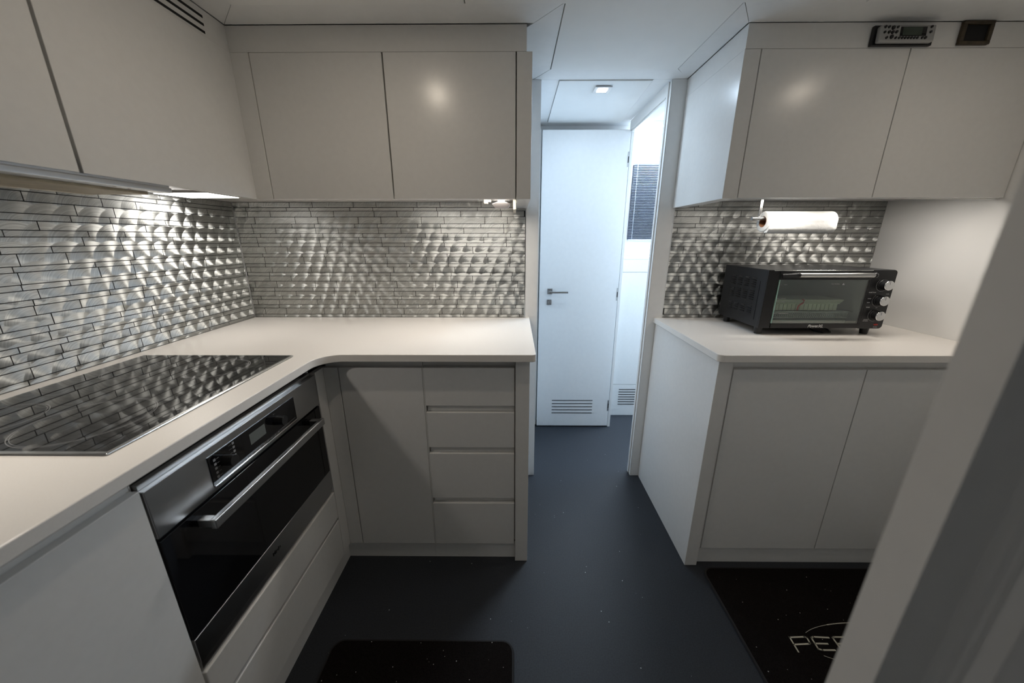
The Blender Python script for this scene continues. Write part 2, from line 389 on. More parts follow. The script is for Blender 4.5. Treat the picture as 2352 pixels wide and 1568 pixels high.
# ---------------------------------------------------------------- worktops
def worktop(name, pts, label, loc):
    r = thing(name, label, 'worktop', loc, group=None)
    MB().prism(pts, CT-TH, CT, bev=0.0025).build('slab', STONE, r); return r
R = 0.075
pts = [(XL, YB), (0.0718, YB)] + arc(0.0718-0.016, 1.117+0.016, 0.016, 0, -90, 6) + arc(-0.6449+R, 1.117-R, R, 90, 180, 12) + [(-0.6449, -0.7), (XL, -0.7)]
worktop('worktop', pts, 'long L-shaped cream stone worktop with the cooktop set in it', (-0.9, 1.2, CT-TH))
pts = [(0.678, YB)] + [(0.678, 1.1174+0.02)] + arc(0.678+0.02, 1.1174+0.02, 0.02, 180, 270, 6)[1:] + [(XRW-0.0005, 1.1174), (XRW-0.0005, YB)]
worktop('worktop', pts, 'shorter cream stone worktop under the countertop oven', (1.1, 1.4, CT-TH))

# ---------------------------------------------------------------- base cabinets, back run
c = thing('corner_cabinet', 'grey white corner base cabinet with one tall plain door, left of the drawers', 'cabinet', (-0.47, 1.4, 0))
MB().box(-0.6690, -0.3255, YD+0.020, YB-0.005, 0.072, CT-TH-0.0005).build('body', WHITE, c)
box('door', WHITE, c, -0.6155, -0.3235, YD, YD+0.018, 0.0765, 0.8385)
MB().box(-0.6690, -0.6185, YD, YD+0.0185, 0.0765, 0.8385, bev=0.001).box(XF-0.018, XF, 1.1085, YD+0.0175, 0.0765, 0.8385, bev=0.001).build('corner_filler', WHITE, c)
MB().box(-0.6890, -0.3255, YD+0.010, YD+0.0195, 0, 0.071).build('toe_kick', WHITE, c)
d = thing('drawer_cabinet', 'base cabinet with a stack of four wide handleless drawers beside the passage', 'cabinet', (-0.16, 1.4, 0))
MB().box(-0.3250, 0.0020, YD+0.028, YB-0.005, 0.072, CT-TH-0.0005).build('body', WHITE, d)
for z0, z1 in ((0.6935, 0.8385), (0.5235, 0.6665), (0.2985, 0.4975), (0.0765, 0.2745)):
    MB().box(-0.3190, 0.0, YD, YD+0.018, z0, z1, bev=0.0015).build('drawer', WHITE, d)
MB().box(-0.3225, -0.3195, YD+0.001, YD+0.0275, 0.0765, 0.8385).build('side_strip', WHITE, d)
for z0, z1 in ((0.667, 0.693), (0.498, 0.523), (0.275, 0.298)):
    MB().prism([(YD+0.0185, z0-0.004), (YD+0.0275, z0-0.004), (YD+0.0275, z1+0.02), (YD+0.024, z1+0.02), (YD+0.016, z0+0.004)], -0.3165, 0.0, axis='X').build('grip_channel', WHITE, d)
MB().box(-0.3250, 0.0020, YD+0.010, YD+0.0195, 0, 0.071).build('toe_kick', WHITE, d)
e = MB().box(0.0030, 0.0527, 1.1485, YB-0.003, 0, CT-TH-0.0005, bev=0.0015).build('end_panel', WHITE, loc=(0.028, 1.4, 0))
tag(e, 'thick white end panel closing the left worktop beside the passage, under the stone', 'panel')

# ---------------------------------------------------------------- base cabinets, left run
n = thing('base_cabinet', 'pale base cabinet with one large plain door, left of the built-in oven', 'cabinet', (-0.95, 0.0, 0))
MB().box(XL, XF-0.022, -0.68, 0.5315, 0.072, CT-TH-0.0005).build('body', WHITE, n)
box('door', WHITE, n, XF-0.018, XF, -0.08, 0.5285, 0.0765, 0.8385)
box('door', WHITE, n, XF-0.018, XF, -0.68, -0.083, 0.0765, 0.8385)
MB().box(XF-0.020, XF-0.0135, -0.68, 0.5315, 0, 0.071).build('toe_kick', WHITE, n)
h = thing('oven_cabinet', 'oven housing cabinet with two long shallow drawers under the built-in oven', 'cabinet', (-0.95, 0.82, 0))
MB().box(XL, XF-0.022, 0.5320, 1.1070, 0.072, 0.370).box(XL, XF-0.060, 0.5320, 1.1070, 0.846, CT-TH-0.0005).box(XF-0.10, XF-0.022, 1.0985, 1.107, 0.3705, 0.8455)\
    .box(XF-0.10, XF-0.022, 0.5320, 0.5345, 0.3705, 0.8455).build('body', WHITE, h)
box('drawer', WHITE, h, XF-0.018, XF+0.001, 0.5335, 1.1065, 0.2525, 0.3665, bev=0.0035)
box('drawer', WHITE, h, XF-0.018, XF+0.001, 0.5335, 1.1065, 0.0765, 0.2425, bev=0.0035)
MB().box(XF-0.020, XF-0.0135, 0.5320, 1.1675, 0, 0.071).build('toe_kick', WHITE, h)

# ---------------------------------------------------------------- built-in oven
o = thing('built_in_oven', 'built-in stainless steel oven with black glass door, two knobs and bar handle', 'oven', (-0.9, 0.82, 0.372))
y0, y1 = 0.5365, 1.0975
MB().box(-1.20, XF-0.024, y0, y1, 0.374, 0.842).build('casing', DARK, o)
fas = MB().box(XF-0.022, XF, y0-0.003, y1+0.008, 0.7265, 0.8315, bev=0.0015).box(XF-0.030, XF-0.012, y0, y1, 0.832, 0.842).build('fascia', STEEL, o)
pan = MB().box(XF, XF+0.0016, 0.665, 0.977, 0.742, 0.8125).build('control_panel', BGLASS, o)
MB().box(XF, XF+0.004, 0.665, 0.977, 0.7365, 0.7415, bev=0.001).build('trim_bar', CHROME, o)
MB().box(XF+0.0016, XF+0.0020, 0.787, 0.844, 0.768, 0.797).build('display', LCD, pan)
for y in (0.8905, 0.705):
    MB().cyl((XF+0.0016, y, 0.781), (XF+0.026, y, 0.781), 0.0135, 0.0125, bev=0.001).box(XF+0.010, XF+0.0265, y-0.0012, y+0.0012, 0.790, 0.7945).build('knob', BPLAST, pan)
m = MB(); X2 = XF+0.0017
for k in range(5):
    m.box(X2, X2+0.0003, 0.677, 0.683, 0.795-k*0.0105, 0.8005-k*0.0105)
    m.box(X2, X2+0.0003, 0.733, 0.739, 0.803-k*0.0105, 0.8085-k*0.0105)
    m.box(X2, X2+0.0003, 0.685, 0.692, 0.7972-k*0.0105, 0.7977-k*0.0105)
    m.box(X2, X2+0.0003, 0.722, 0.731, 0.8055-k*0.0105, 0.806-k*0.0105)
m.box(X2, X2+0.0003, 0.672, 0.970, 0.7478, 0.7482)
for k in range(9): m.box(X2, X2+0.0003, 0.765+k*0.0155, 0.7675+k*0.0155, 0.7435, 0.7462)
text(m, '+ -', 0.007, (X2, 0.885, 0.803), '+X')
m.build('printed_symbols', DPRINT, pan)
MB().box(XF-0.020, XF-0.008, y0, y1, 0.7195, 0.7260).build('gap', DARK, o)
dr = MB().box(XF-0.020, XF-0.001, y0-0.002, y1+0.007, 0.4615, 0.7190, bev=0.0012).build('door_glass', BGLASS, o)
MB().box(XF-0.020, XF, y0-0.002, y1+0.007, 0.3955, 0.4610, bev=0.0012).build('lower_trim', STEEL, o)
MB().box(XF-0.020, XF-0.004, y0, y1, 0.3745, 0.3945, bev=0.0012).build('base_strip', STEEL, o)
MB().box(XF+0.039, XF+0.052, 0.596, 1.034, 0.690, 0.712, bev=0.0022).build('handle', STEEL, dr)
for ya in (0.598, 1.016):
    MB().box(XF+0.012, XF+0.0385, ya, ya+0.016, 0.692, 0.710, bev=0.001).build('handle_bracket', STEEL, dr)
    MB().box(XF-0.001, XF+0.0115, ya+0.001, ya+0.015, 0.693, 0.709).build('handle_mount', BPLAST, dr)
m = MB(); text(m, 'Miele', 0.0155, (XF+0.0003, 0.792, 0.4265), '+X', bold=0.0004)
m.build('maker_lettering', BLACKP, o)

# ---------------------------------------------------------------- cooktop
k = thing('cooktop', 'black glass ceramic cooktop with steel rim, set in the worktop near the mosaic', 'cooktop', (-0.97, 0.82, CT))
kx0, kx1, ky0, ky1 = -1.217, -0.7242, 0.5436, 1.0987
MB().box(kx0, kx1, ky0, ky1, CT+0.0002, CT+0.0046, bev=0.0022).build('rim', CHROME, k)
MB().box(kx0+0.006, kx1-0.007, ky0+0.008, ky1-0.006, CT+0.0040, CT+0.0049, bev=0.0003).build('glass', HOB, k)
for cx, cy, r in ((-1.095, 0.955, 0.0725), (-0.872, 0.975, 0.078), (-1.10, 0.66, 0.080), (-0.895, 0.665, 0.105)):
    MB().annulus((cx, cy, CT+0.0049), r-0.0009, r, 0.00015).annulus((cx, cy, CT+0.0049), r-0.0048, r-0.0042, 0.00015).build('cooking_zone', DPRINT, k)
m = MB()
for q in range(6): m.box(-0.742, -0.7405, 0.70+q*0.01, 0.705+q*0.01, CT+0.0049, CT+0.0051)
m.build('touch_marks', DPRINT, k)
text(MB(), 'Miele', 0.011, (-0.750, 0.80, CT+0.0049), '+Z', rot=PI/2).build('maker_lettering', DPRINT, k)

# ---------------------------------------------------------------- upper cabinets, left run
# near cabinet (left of the wide seam) and the main one above the cooktop
def wallcab_left(name, label, ya, yb, doors):
    r = thing(name, label, 'cabinet', (-1.08, (ya+yb)/2, 1.40))
    MB().box(XL, XU-0.021, ya, yb, 1.4275, ZT-0.001).build('body', WHITE, r)
    for a, b in doors: MB().box(XU-0.018, XU, a, b, 1.4005, ZT-0.0005, bev=0.001).build('door', WHITE, r)
    return r
wallcab_left('wall_cabinet', 'leftmost wall cabinet over the near end of the extractor, cut by the photo edge', -0.60, 0.786, [(-0.60, 0.20), (0.2025, 0.7845)])
r = wallcab_left('wall_cabinet', 'plain wide wall cabinet over the far end of the cooktop, up to the corner', 0.7865, YB-0.006, [(0.7915, YU-0.0004)])
# ---- back run
r = thing('wall_cabinet', 'wall cabinet on the back wall left of the dark seam, next to the corner', 'cabinet', (-0.64, 1.5, 1.40))
MB().box(XU-0.0195, -0.4145, YU+0.021, YB-0.001, 1.4275, ZT-0.001).build('body', WHITE, r)
MB().box(-0.8285, -0.4160, YU, YU+0.018, 1.4005, ZT-0.0005, bev=0.0015).build('door', WHITE, r)
MB().box(XU-0.003, -0.8305, YU-0.0003, YU+0.018, 1.4005, ZT-0.0005, bev=0.0008).build('corner_filler', WHITE, r)
MB().box(XU-0.017, -0.4145, YU+0.0185, YU+0.030, 1.4005, 1.4270).build('light_rail', WHITE, r)
r = wc2 = thing('wall_cabinet', 'wall cabinet on the back wall right of the dark seam, next to the passage', 'cabinet', (-0.2, 1.5, 1.40))
MB().box(-0.4135, 0.0045, YU+0.021, YB-0.001, 1.4275, ZT-0.001).build('body', WHITE, r)
MB().box(-0.4115, 0.0020, YU, YU+0.018, 1.4005, ZT-0.0005, bev=0.0015).build('door', WHITE, r)
MB().box(-0.4135, 0.0045, YU+0.0185, YU+0.030, 1.4005, 1.4270).build('light_rail', WHITE, r)
e = MB().box(0.0055, 0.0540, YU, YB-0.001, 1.3995, ZT-0.0005, bev=0.0015).build('end_panel', WHITE, loc=(0.03, 1.5, 1.4))
tag(e, 'white end panel of the wall cabinets beside the passage, left of the doorway', 'panel')
# ---- extractor
x = thing('extractor_hood', 'slim steel extractor hood with beige filter under the left wall cabinets', 'extractor hood', (-1.02, 0.6, 1.385))
MB().box(XL+0.06, XU-0.006, 0.15, 0.985, 1.396, 1.4265, bev=0.001).build('housing', STEEL, x)
MB().box(XU-0.040, XU-0.001, 0.15, 0.985, 1.3835, 1.3955, bev=0.0015).build('front_rail', STEEL, x)
MB().box(-1.070, XU-0.043, 0.20, 0.962, 1.378, 1.3955, bev=0.001).build('filter', CREAM, x)
MB().box(-1.076, -1.0705, 0.20, 0.962, 1.3765, 1.3955, bev=0.001).build('filter_rim', IVORY, x)
MB().box(-1.06, XU-0.045, 0.9625, 0.978, 1.388, 1.3955).build('slot', DARK, x)
MB().cyl((-0.935, 0.55, 1.3779), (-0.935, 0.55, 1.3765), 0.03, bev=0.0004).build('lamp_lens', LEDW, x)
MB().cyl((-1.15, 0.86, 1.3955), (-1.15, 0.86, 1.385), 0.045, bev=0.001).build('lamp', IVORY, x)
MB().cyl((XU-0.012, 0.855, 1.3834), (XU-0.012, 0.855, 1.3832), 0.003).build('rust_mark', RUST, x)
MB().cyl((XU-0.020, 0.895, 1.3834), (XU-0.020, 0.895, 1.3832), 0.0035).build('rust_mark', RUST, x)
# ---- lights under the cabinets
def led(label, x0, x1, ya, yb, z=1.4265, h=0.010):
    r = thing('cabinet_light', label, 'light', ((x0+x1)/2, (ya+yb)/2, z-h), group='lights under the wall cabinets')
    MB().box(x0, x1, ya, yb, z-h, z, bev=0.001).build('housing', WHITE, r)
    MB().box(x0+0.004, x1-0.004, ya+0.004, yb-0.004, z-h-0.0015, z-h).build('diffuser', LEDW, r)
    return r
led('glowing flat light under the left wall cabinet beyond the extractor', -1.245, -1.050, 1.300, 1.452, z=1.4265, h=0.006)
led('light tucked under the back wall cabinets left of the passage', -0.52, -0.02, 1.405, 1.455)
led('light tucked under the right wall cabinet above the paper towel roll', 0.86, 1.08, 1.345, 1.395)
led('light under the right wall cabinet, near the right wall', 1.27, 1.45, 1.345, 1.395)
# switch and bracket at the right end of the back run
s = thing('light_switch', 'small white switch hanging under the back wall cabinet end beside the passage', 'switch', (-0.05, 1.45, 1.38))
MB().box(-0.135, -0.020, 1.37, 1.42, 1.4045, 1.4085, bev=0.001).build('mounting_plate', CHROME, s)
MB().box(-0.130, -0.022, 1.375, 1.415, 1.4090, 1.4265).build('backing', IVORY, s)
MB().box(-0.113, -0.099, 1.395, 1.410, 1.393, 1.4040, bev=0.001).box(-0.099, -0.088, 1.398, 1.408, 1.3995, 1.4040).build('clip', IVORY, s)
MB().prism([(-0.0825, 1.392), (-0.080, 1.387), (-0.073, 1.3785), (-0.026, 1.3785), (-0.019, 1.387), (-0.0175, 1.392), (-0.038, 1.3995), (-0.038, 1.4035), (-0.062, 1.4035), (-0.062, 1.3995)][::-1], 1.385, 1.430, axis='Y', bev=0.001).build('sensor_body', WPLAST, s)
MB().prism([(0.0035, 1.4265), (0.0050, 1.378), (-0.006, 1.378), (-0.008, 1.4265)], 1.46, 1.68, axis='Y', bev=0.0005).build('bracket', IVORY, wc2)

# ---------------------------------------------------------------- right side cabinets
YR = 1.143
p = MB().box(0.6890, 0.7372, 1.1333, YB-0.003, 0, CT-TH-0.0005, bev=0.0015).build('end_panel', WHITE, loc=(0.71, 1.4, 0))
tag(p, 'white end panel closing the right worktop, bluish side facing the passage', 'panel')
r = thing('base_cabinet', 'base cabinet with two tall plain doors under the countertop oven', 'cabinet', (1.2, 1.4, 0))
MB().box(0.7378, 1.6565, YR+0.020, YB-0.005, 0.072, CT-TH-0.0005).build('body', WHITE, r)
for a, b in ((0.7395+0.010, 1.2005), (1.2035, 1.6550)): MB().box(a, b, YR, YR+0.018, 0.0765, 0.8405, bev=0.0015).build('door', WHITE, r)
MB().box(0.7378, 0.7480, YR+0.004, YR+0.0195, 0.0765, 0.8735).build('corner_filler', WHITE, r)
MB().box(0.7378, 1.6565, YR+0.008, YR+0.0195, 0, 0.071).build('toe_kick', WHITE, r)
p = MB().box(0.7067, 0.7570, YU, YB-0.001, 1.4000, ZT+0.0035, bev=0.0015).build('end_panel', WHITE, loc=(0.73, 1.5, 1.4))
tag(p, 'white end panel of the right wall cabinets, brightly lit on the passage side', 'panel')
r = thing('wall_cabinet', 'wall cabinet above the countertop oven, left of the other right hand one', 'cabinet', (0.98, 1.5, 1.40))
MB().box(0.7575, 1.2125, YU+0.021, YB-0.001, 1.4275, ZT+0.0025).build('body', WHITE, r)
MB().box(0.7595, 1.2120, YU, YU+0.018, 1.4025, ZT+0.0035, bev=0.0015).build('door', WHITE, r)
MB().box(0.7575, 1.2125, YU+0.0185, YU+0.030, 1.4005, 1.4270).build('light_rail', WHITE, r)
r = thing('wall_cabinet', 'rightmost wall cabinet, below the marine stereo and brown speaker frame', 'cabinet', (1.43, 1.5, 1.40))
MB().box(1.2130, 1.6575, YU+0.021, YB-0.001, 1.4275, ZT+0.0025).build('body', WHITE, r)
MB().box(1.2145, 1.6560, YU, YU+0.018, 1.4025, ZT+0.0035, bev=0.0015).build('door', WHITE, r)
MB().box(1.2130, 1.6575, YU+0.0185, YU+0.030, 1.4005, 1.4270).build('light_rail', WHITE, r)

# ---------------------------------------------------------------- marine stereo and speaker frame
s = thing('marine_stereo', 'silver stereo panel with dark display and many round buttons, above the wall cabinets', 'stereo', (1.18, YU, 1.836))
MB().box(1.079, 1.262, YU-0.010, YU, 1.8315, 1.883, bev=0.002).build('mounting_sleeve', BPLAST, s)
tl = Matrix.Translation((1.086, YU-0.012, 1.834)) @ Matrix.Rotation(math.radians(-3), 4, 'X') @ Matrix.Diagonal((0.9134, 1, 1.05, 1)) @ Matrix.Translation((-1.099, -(YU-0.0175), -1.848))
fp = MB().box(1.099, 1.278, YU-0.032, YU-0.0175, 1.848, 1.888, bev=0.004, seg=3, M=tl).build('faceplate', SILVER, s)
yy = YU-0.0322
MB().box(1.163, 1.2475, yy-0.001, yy+0.001, 1.8608, 1.8835, bev=0.0004, M=tl).build('display_bezel', BGLASS, fp)
MB().box(1.170, 1.232, yy-0.0016, yy-0.0008, 1.8625, 1.882, M=tl).build('display', LCDG, fp)
btn = [(1.112, 1.8835, .0038), (1.1235, 1.883, .0036), (1.1375, 1.881, .0056), (1.152, 1.8825, .0034), (1.1125, 1.8705, .0034), (1.1265, 1.8705, .0042), (1.138, 1.870, .0046), (1.1505, 1.871, .0042),
       (1.1215, 1.857, .0036), (1.1375, 1.859, .0056), (1.151, 1.8565, .0034), (1.2605, 1.883, .0036), (1.2605, 1.8705, .0036)] + [(1.1625+q*0.0098, 1.8565, .0034) for q in range(7)] + [(1.2365, 1.8565, .0034), (1.2475, 1.8565, .004)]
for bx, bz, br_ in btn:
    q = MB().cyl((bx, yy+0.001, bz), (bx, yy-0.003, bz), br_, br_*0.85, n=16)
    bmesh.ops.transform(q.bm, matrix=tl, verts=q.bm.verts); q.build('button', BPLAST, fp)
SX = -0.006
f = thing('speaker_frame', 'square brown frame around a dark recess, right of the stereo under the ceiling', 'speaker', (1.395, YU, 1.835))
z0, z1 = 1.8345, 1.8945
MB().box(1.349+SX, 1.442+SX, YU-0.010, YU, z0, z0+0.009, bev=0.002).box(1.349+SX, 1.442+SX, YU-0.010, YU, z1-0.009, z1, bev=0.002)\
    .box(1.349+SX, 1.361+SX, YU-0.010, YU, z0+0.0085, z1-0.0085, bev=0.002).box(1.430+SX, 1.442+SX, YU-0.010, YU, z0+0.0085, z1-0.0085, bev=0.002).build('frame', BROWN, f)
MB().box(1.361+SX, 1.430+SX, YU-0.003, YU, z0+0.009, z1-0.009).build('recess', DARK, f)

# ---------------------------------------------------------------- paper towel holder and roll
ry, rz = 1.475, 1.3325
t = thing('towel_holder', 'steel rod holder fixed under the right wall cabinet, carrying the paper towel', 'paper towel holder', (0.95, ry, 1.33))
MB().box(0.9495, 0.9605, ry-0.002, ry+0.002, rz+0.004, 1.4270, bev=0.0008).build('post', CHROME, t)
MB().cyl((0.926, ry, rz+0.0122), (1.215, ry, rz+0.0122), 0.0072, bev=0.001).build('rod', STEEL, t)
t = thing('paper_towel_roll', 'white paper towel roll hanging on the rod above the countertop oven', 'paper towel', (1.10, ry, rz-0.04))
mr = MB().annulus((0.972, ry, rz), 0.0205, 0.0385, 0.262, axis='X')
for vv in mr.bm.verts:   # soft creased end and slightly loose lower side
    if vv.co.x > 1.2:
        d_ = Vector((0, vv.co.y-ry, vv.co.z-rz)); 
        if d_.length > 0.03: vv.co.x -= 0.0
bmesh.ops.bevel(mr.bm, geom=[e for e in mr.bm.edges if abs(e.verts[0].co.x-e.verts[1].co.x) < 1e-6 and (e.verts[0].co-Vector((e.verts[0].co.x, ry, rz))).length > 0.035 and (e.verts[1].co-Vector((e.verts[1].co.x, ry, rz))).length > 0.035], offset=0.004, segments=3, affect='EDGES', profile=0.5)
mr.build('roll', PAPER, t)
MB().annulus((0.9715, ry, rz), 0.0195, 0.0205, 0.263, axis='X').build('core', CARD, t)
MB().prism([(ry-0.0385, rz-0.004), (ry-0.0402, rz-0.025), (ry-0.030, rz-0.0415), (ry-0.012, rz-0.0425), (ry-0.012, rz-0.0380), (ry-0.026, rz-0.030), (ry-0.036, rz-0.016)][::-1], 0.975, 1.231, axis='X', bev=0.0008).build('loose_sheet', PAPER, t)

# ---------------------------------------------------------------- countertop oven
t = thing('countertop_oven', 'black countertop toaster oven with glass door and three silver knobs', 'toaster oven', (1.21, 1.50, CT))
x0, x1, ya, yb, za, zb = 0.966, 1.450, 1.378, 1.662, 0.9275, 1.155
# shell as separate sheets so that the cavity is real
MB().box(x0, x0+0.006, ya+0.004, yb, za, zb, bev=0.002).box(x0+0.0065, x1, ya+0.004, yb, zb-0.008, zb, bev=0.003).box(x0+0.0065, x1, ya+0.004, yb, za, za+0.006, bev=0.002)\
    .box(x0+0.0065, x1-0.0065, yb-0.006, yb, za+0.0065, zb-0.0085).box(x1-0.006, x1, ya+0.004, yb, za+0.0065, zb-0.0085, bev=0.002).build('shell', BMETAL, t)
MB().box(1.352, 1.356, ya+0.006, yb-0.007, za+0.0065, zb-0.0085).box(x0+0.012, x0+0.014, ya+0.006, yb-0.007, za+0.0065, zb-0.0085).box(x0+0.0145, 1.3515, yb-0.009, yb-0.0065, za+0.0065, zb-0.0085)\
    .box(x0+0.0145, 1.3515, ya+0.006, yb-0.0095, za+0.0065, za+0.009).box(x0+0.0145, 1.3515, ya+0.006, yb-0.0095, zb-0.0115, zb-0.0088).build('cavity_lining', CAVITY, t)
# front frame with rounded corners
fr = MB().box(x0, 1.010, ya-0.002, ya+0.004, za, zb, bev=0.0015).box(1.0105, 1.3575, ya-0.002, ya+0.004, 1.143, zb, bev=0.001).build('front_frame', BPLAST, t)
MB().box(x0+0.02, x1-0.03, ya-0.0035, ya+0.0035, zb-0.0035, zb-0.0005, bev=0.001).build('top_trim', CHROME, t)
pl = [(1.3585, za), (x1-0.012, za)] + arc(x1-0.012, za+0.012, 0.012, -90, 0, 5) + arc(x1-0.012, zb-0.012, 0.012, 0, 90, 5) + [(1.3585, zb)]
cp = MB().prism(pl, ya-0.004, ya+0.0035, axis='Y', bev=0.001).build('control_panel', BPLAST, t)
yk = ya-0.004
for q, z in enumerate((1.099, 1.040, 0.982)):
    xx = 1.4075
    kb = MB().cyl((xx, yk, z), (xx, yk-0.006, z), 0.0215, 0.0205, n=40, bev=0.001).cyl((xx, yk-0.006, z), (xx, yk-0.024, z), 0.0185, 0.0180, n=40, bev=0.001).build('knob', BPLAST, cp)
    m = MB().cyl((xx, yk-0.024, z), (xx, yk-0.0265, z), 0.0185, 0.0170, n=40, bev=0.0008).box(xx-0.001, xx+0.001, yk-0.0275, yk-0.0262, z+0.004, z+0.016)
    m.build('knob_cap', CHROME, kb)
m = MB()
for z in (1.099, 1.040, 0.982):
    for a in range(0, 270, 12):
        A = math.radians(135+a); m.box(1.4075+0.0245*math.cos(A)-0.0012, 1.4075+0.0245*math.cos(A)+0.0012, yk-0.0004, yk, z+0.0245*math.sin(A)-0.0007, z+0.0245*math.sin(A)+0.0007)
m.build('dial_scale', PRINT, cp); m = MB()
text(m, 'TEMP', 0.0055, (1.372, yk-0.0001, 1.1285)); text(m, 'FUNCTION', 0.0052, (1.3755, yk-0.0001, 1.070)); text(m, 'TIMER', 0.0055, (1.374, yk-0.0001, 1.012))
text(m, 'TOAST', 0.0045, (1.371, yk-0.0001, 1.046)); text(m, 'BAKE', 0.0045, (1.371, yk-0.0001, 1.031)); text(m, 'BROIL', 0.0045, (1.435, yk-0.0001, 1.064))
text(m, 'OFF', 0.0045, (1.4075, yk-0.0001, 1.0105)); text(m, 'CAUTION', 0.0040, (1.379, yk-0.0001, 0.963)); text(m, 'HOT SURFACE', 0.0032, (1.379, yk-0.0001, 0.958))
text(m, 'POWER', 0.0045, (1.4235, yk-0.0001, 0.9335))
m.build('dial_lettering', PRINT, cp)
MB().sphere((1.4235, yk, 0.9435), 0.009, (1, 0.3, 0.45)).build('power_light', RED, cp)
door = MB().box(1.0115, 1.3565, ya-0.006, ya-0.001, 1.1185, 1.1425, bev=0.0012).box(1.0115, 1.3565, ya-0.006, ya-0.001, 0.9290, 0.948, bev=0.0012).box(1.3495, 1.3565, ya-0.006, ya-0.001, 0.9485, 1.118, bev=0.0008).build('door', BPLAST, t)
MB().box(1.0125, 1.3490, ya-0.0050, ya-0.0020, 0.9483, 1.1182).build('door_glass', CLEAR, door)
MB().box(1.0115, 1.0135, ya-0.0055, ya-0.0015, 0.9483, 1.1182).build('glass_edge', mat('green_glass_edge', (0.35, 0.55, 0.48), rough=0.2), door)
MB().cyl((1.045, ya-0.040, 1.139), (1.337, ya-0.040, 1.139), 0.0085, n=24, bev=0.001).build('handle', STEEL, door)
for xa, xb in ((1.020, 1.050), (1.318, 1.332)):
    MB().cyl((xa, ya-0.006, 1.134), (xb, ya-0.040, 1.139), 0.0075, 0.0095, n=20).sphere((xb, ya-0.040, 1.139), 0.0098).build('handle_end', BPLAST, door)
m = MB(); text(m, 'PowerXL', 0.0155, (1.186, ya-0.0063, 0.9375), shear=0.35, bold=0.0003); m.build('maker_lettering', PRINT, door)
m = MB(); yg = ya-0.0053
text(m, 'Hot Surface', 0.0065, (1.225, yg, 1.103)); m.prism([(1.2505, 1.099), (1.2605, 1.099), (1.2555, 1.107)], yg-0.0002, yg, axis='Y')
text(m, 'Toast', 0.0055, (1.036, yg, 1.100)); text(m, '2 Air Fry', 0.0052, (1.038, yg, 1.047)); text(m, '3 Pizza', 0.0052, (1.040, yg, 1.034)); text(m, '1 Broil / Rotisserie', 0.0052, (1.050, yg, 0.9885))
m.box(1.015, 1.0225, yg-0.0002, yg, 1.0995, 1.1003).box(1.014, 1.022, yg-0.0002, yg, 1.0465, 1.0473).box(1.0218, 1.0226, yg-0.0002, yg, 1.034, 1.0473).box(1.014, 1.022, yg-0.0002, yg, 0.988, 0.9888)
m.build('glass_print', PRINT, door); m = MB()
m.box(1.016, 1.300, yg-0.0002, yg, 0.9535, 0.9545)
for q in range(10): m.box(1.085+q*0.0213, 1.0862+q*0.0213, yg-0.0002, yg, 0.9545, 0.9565)
m.build('rack_scale', PRINT, door)
for g0 in (1.1175, 1.066, 1.004):
    m = MB()
    for cidx in range(4):
        for rr in range(5 if g0 > 1.01 else 4):
            yc = 1.4365+cidx*0.0445; zc_ = g0-rr*0.0085-0.001*cidx
            m.prism([(x0, zc_+0.002), (x0-0.0042, zc_-0.0018), (x0, zc_-0.0018)], yc, yc+0.026, axis='Y')
    m.build('vent_louvres', BPLAST, t)
MB().box(x0-0.0012, x0, 1.412, 1.4145, 0.955, 1.11).box(x0-0.0012, x0, 1.44, 1.52, 1.0155, 1.018).build('pressed_rib', BMETAL, t)
for fx, fy in ((0.985, 1.402), (1.412, 1.402), (0.985, 1.622), (1.412, 1.622)):
    MB().cyl((fx, fy, CT+0.0002), (fx, fy, za+0.001), 0.0125, 0.0155, n=24, bev=0.001).build('foot', BPLAST, t)
# what stands inside the countertop oven
w = MB(); wz = 0.990
w.tubepath([(1.000, 1.395, wz), (1.340, 1.395, wz), (1.340, 1.63, wz), (1.000, 1.63, wz)], 0.0018, closed=True)
for q in range(22): w.cyl((1.005+q*0.0158, 1.396, wz), (1.005+q*0.0158, 1.629, wz), 0.0009, n=6)
o = w.build('wire_rack', CHROME, loc=(1.17, 1.5, wz)); tag(o, 'thin wire rack inside the countertop oven, behind the glass', 'rack')
w = MB()
zt, zb2 = 0.985, 0.965
cor = [(1.012, 1.40), (1.325, 1.40), (1.325, 1.60), (1.012, 1.60)]
for z in (zt, zb2): w.tubepath([(a, b, z) for a, b in cor], 0.0012, closed=True)
for q in range(40):
    a = 1.014+q*0.0078; w.cyl((a, 1.40, zb2), (a+0.010, 1.40, zt), 0.0005, n=5); w.cyl((a+0.010, 1.40, zb2), (a, 1.40, zt), 0.0005, n=5)
w.box(1.012, 1.325, 1.40, 1.60, zb2-0.001, zb2)
o = w.build('mesh_basket', STEEL, loc=(1.17, 1.5, zb2)); tag(o, 'low wire mesh basket under the rack inside the countertop oven', 'basket')
w = MB().box(1.015, 1.320, 1.40, 1.62, 0.945, 0.949, bev=0.001).box(1.015, 1.320, 1.396, 1.3995, 0.945, 0.957, bev=0.001)
o = w.build('baking_tray', TRAY, loc=(1.17, 1.5, 0.945)); tag(o, 'pale baking tray at the bottom of the countertop oven', 'tray')
b_ = thing('food_packet', 'pale ribbed packet with a red tie on the rack in the countertop oven', 'packet', (1.14, 1.46, 0.992))
w = MB()
for q in range(34): w.box(1.012+q*0.0083, 1.0195+q*0.0083, 1.415+0.002*(q % 2), 1.52, 0.992, 1.018, bev=0.001)
for q in range(4): w.box(1.010-q*0.001, 1.298+q*0.004, 1.412, 1.53, 1.0185+q*0.0045, 1.0220+q*0.0045, bev=0.001)
w.build('wrapping', DISH, b_)
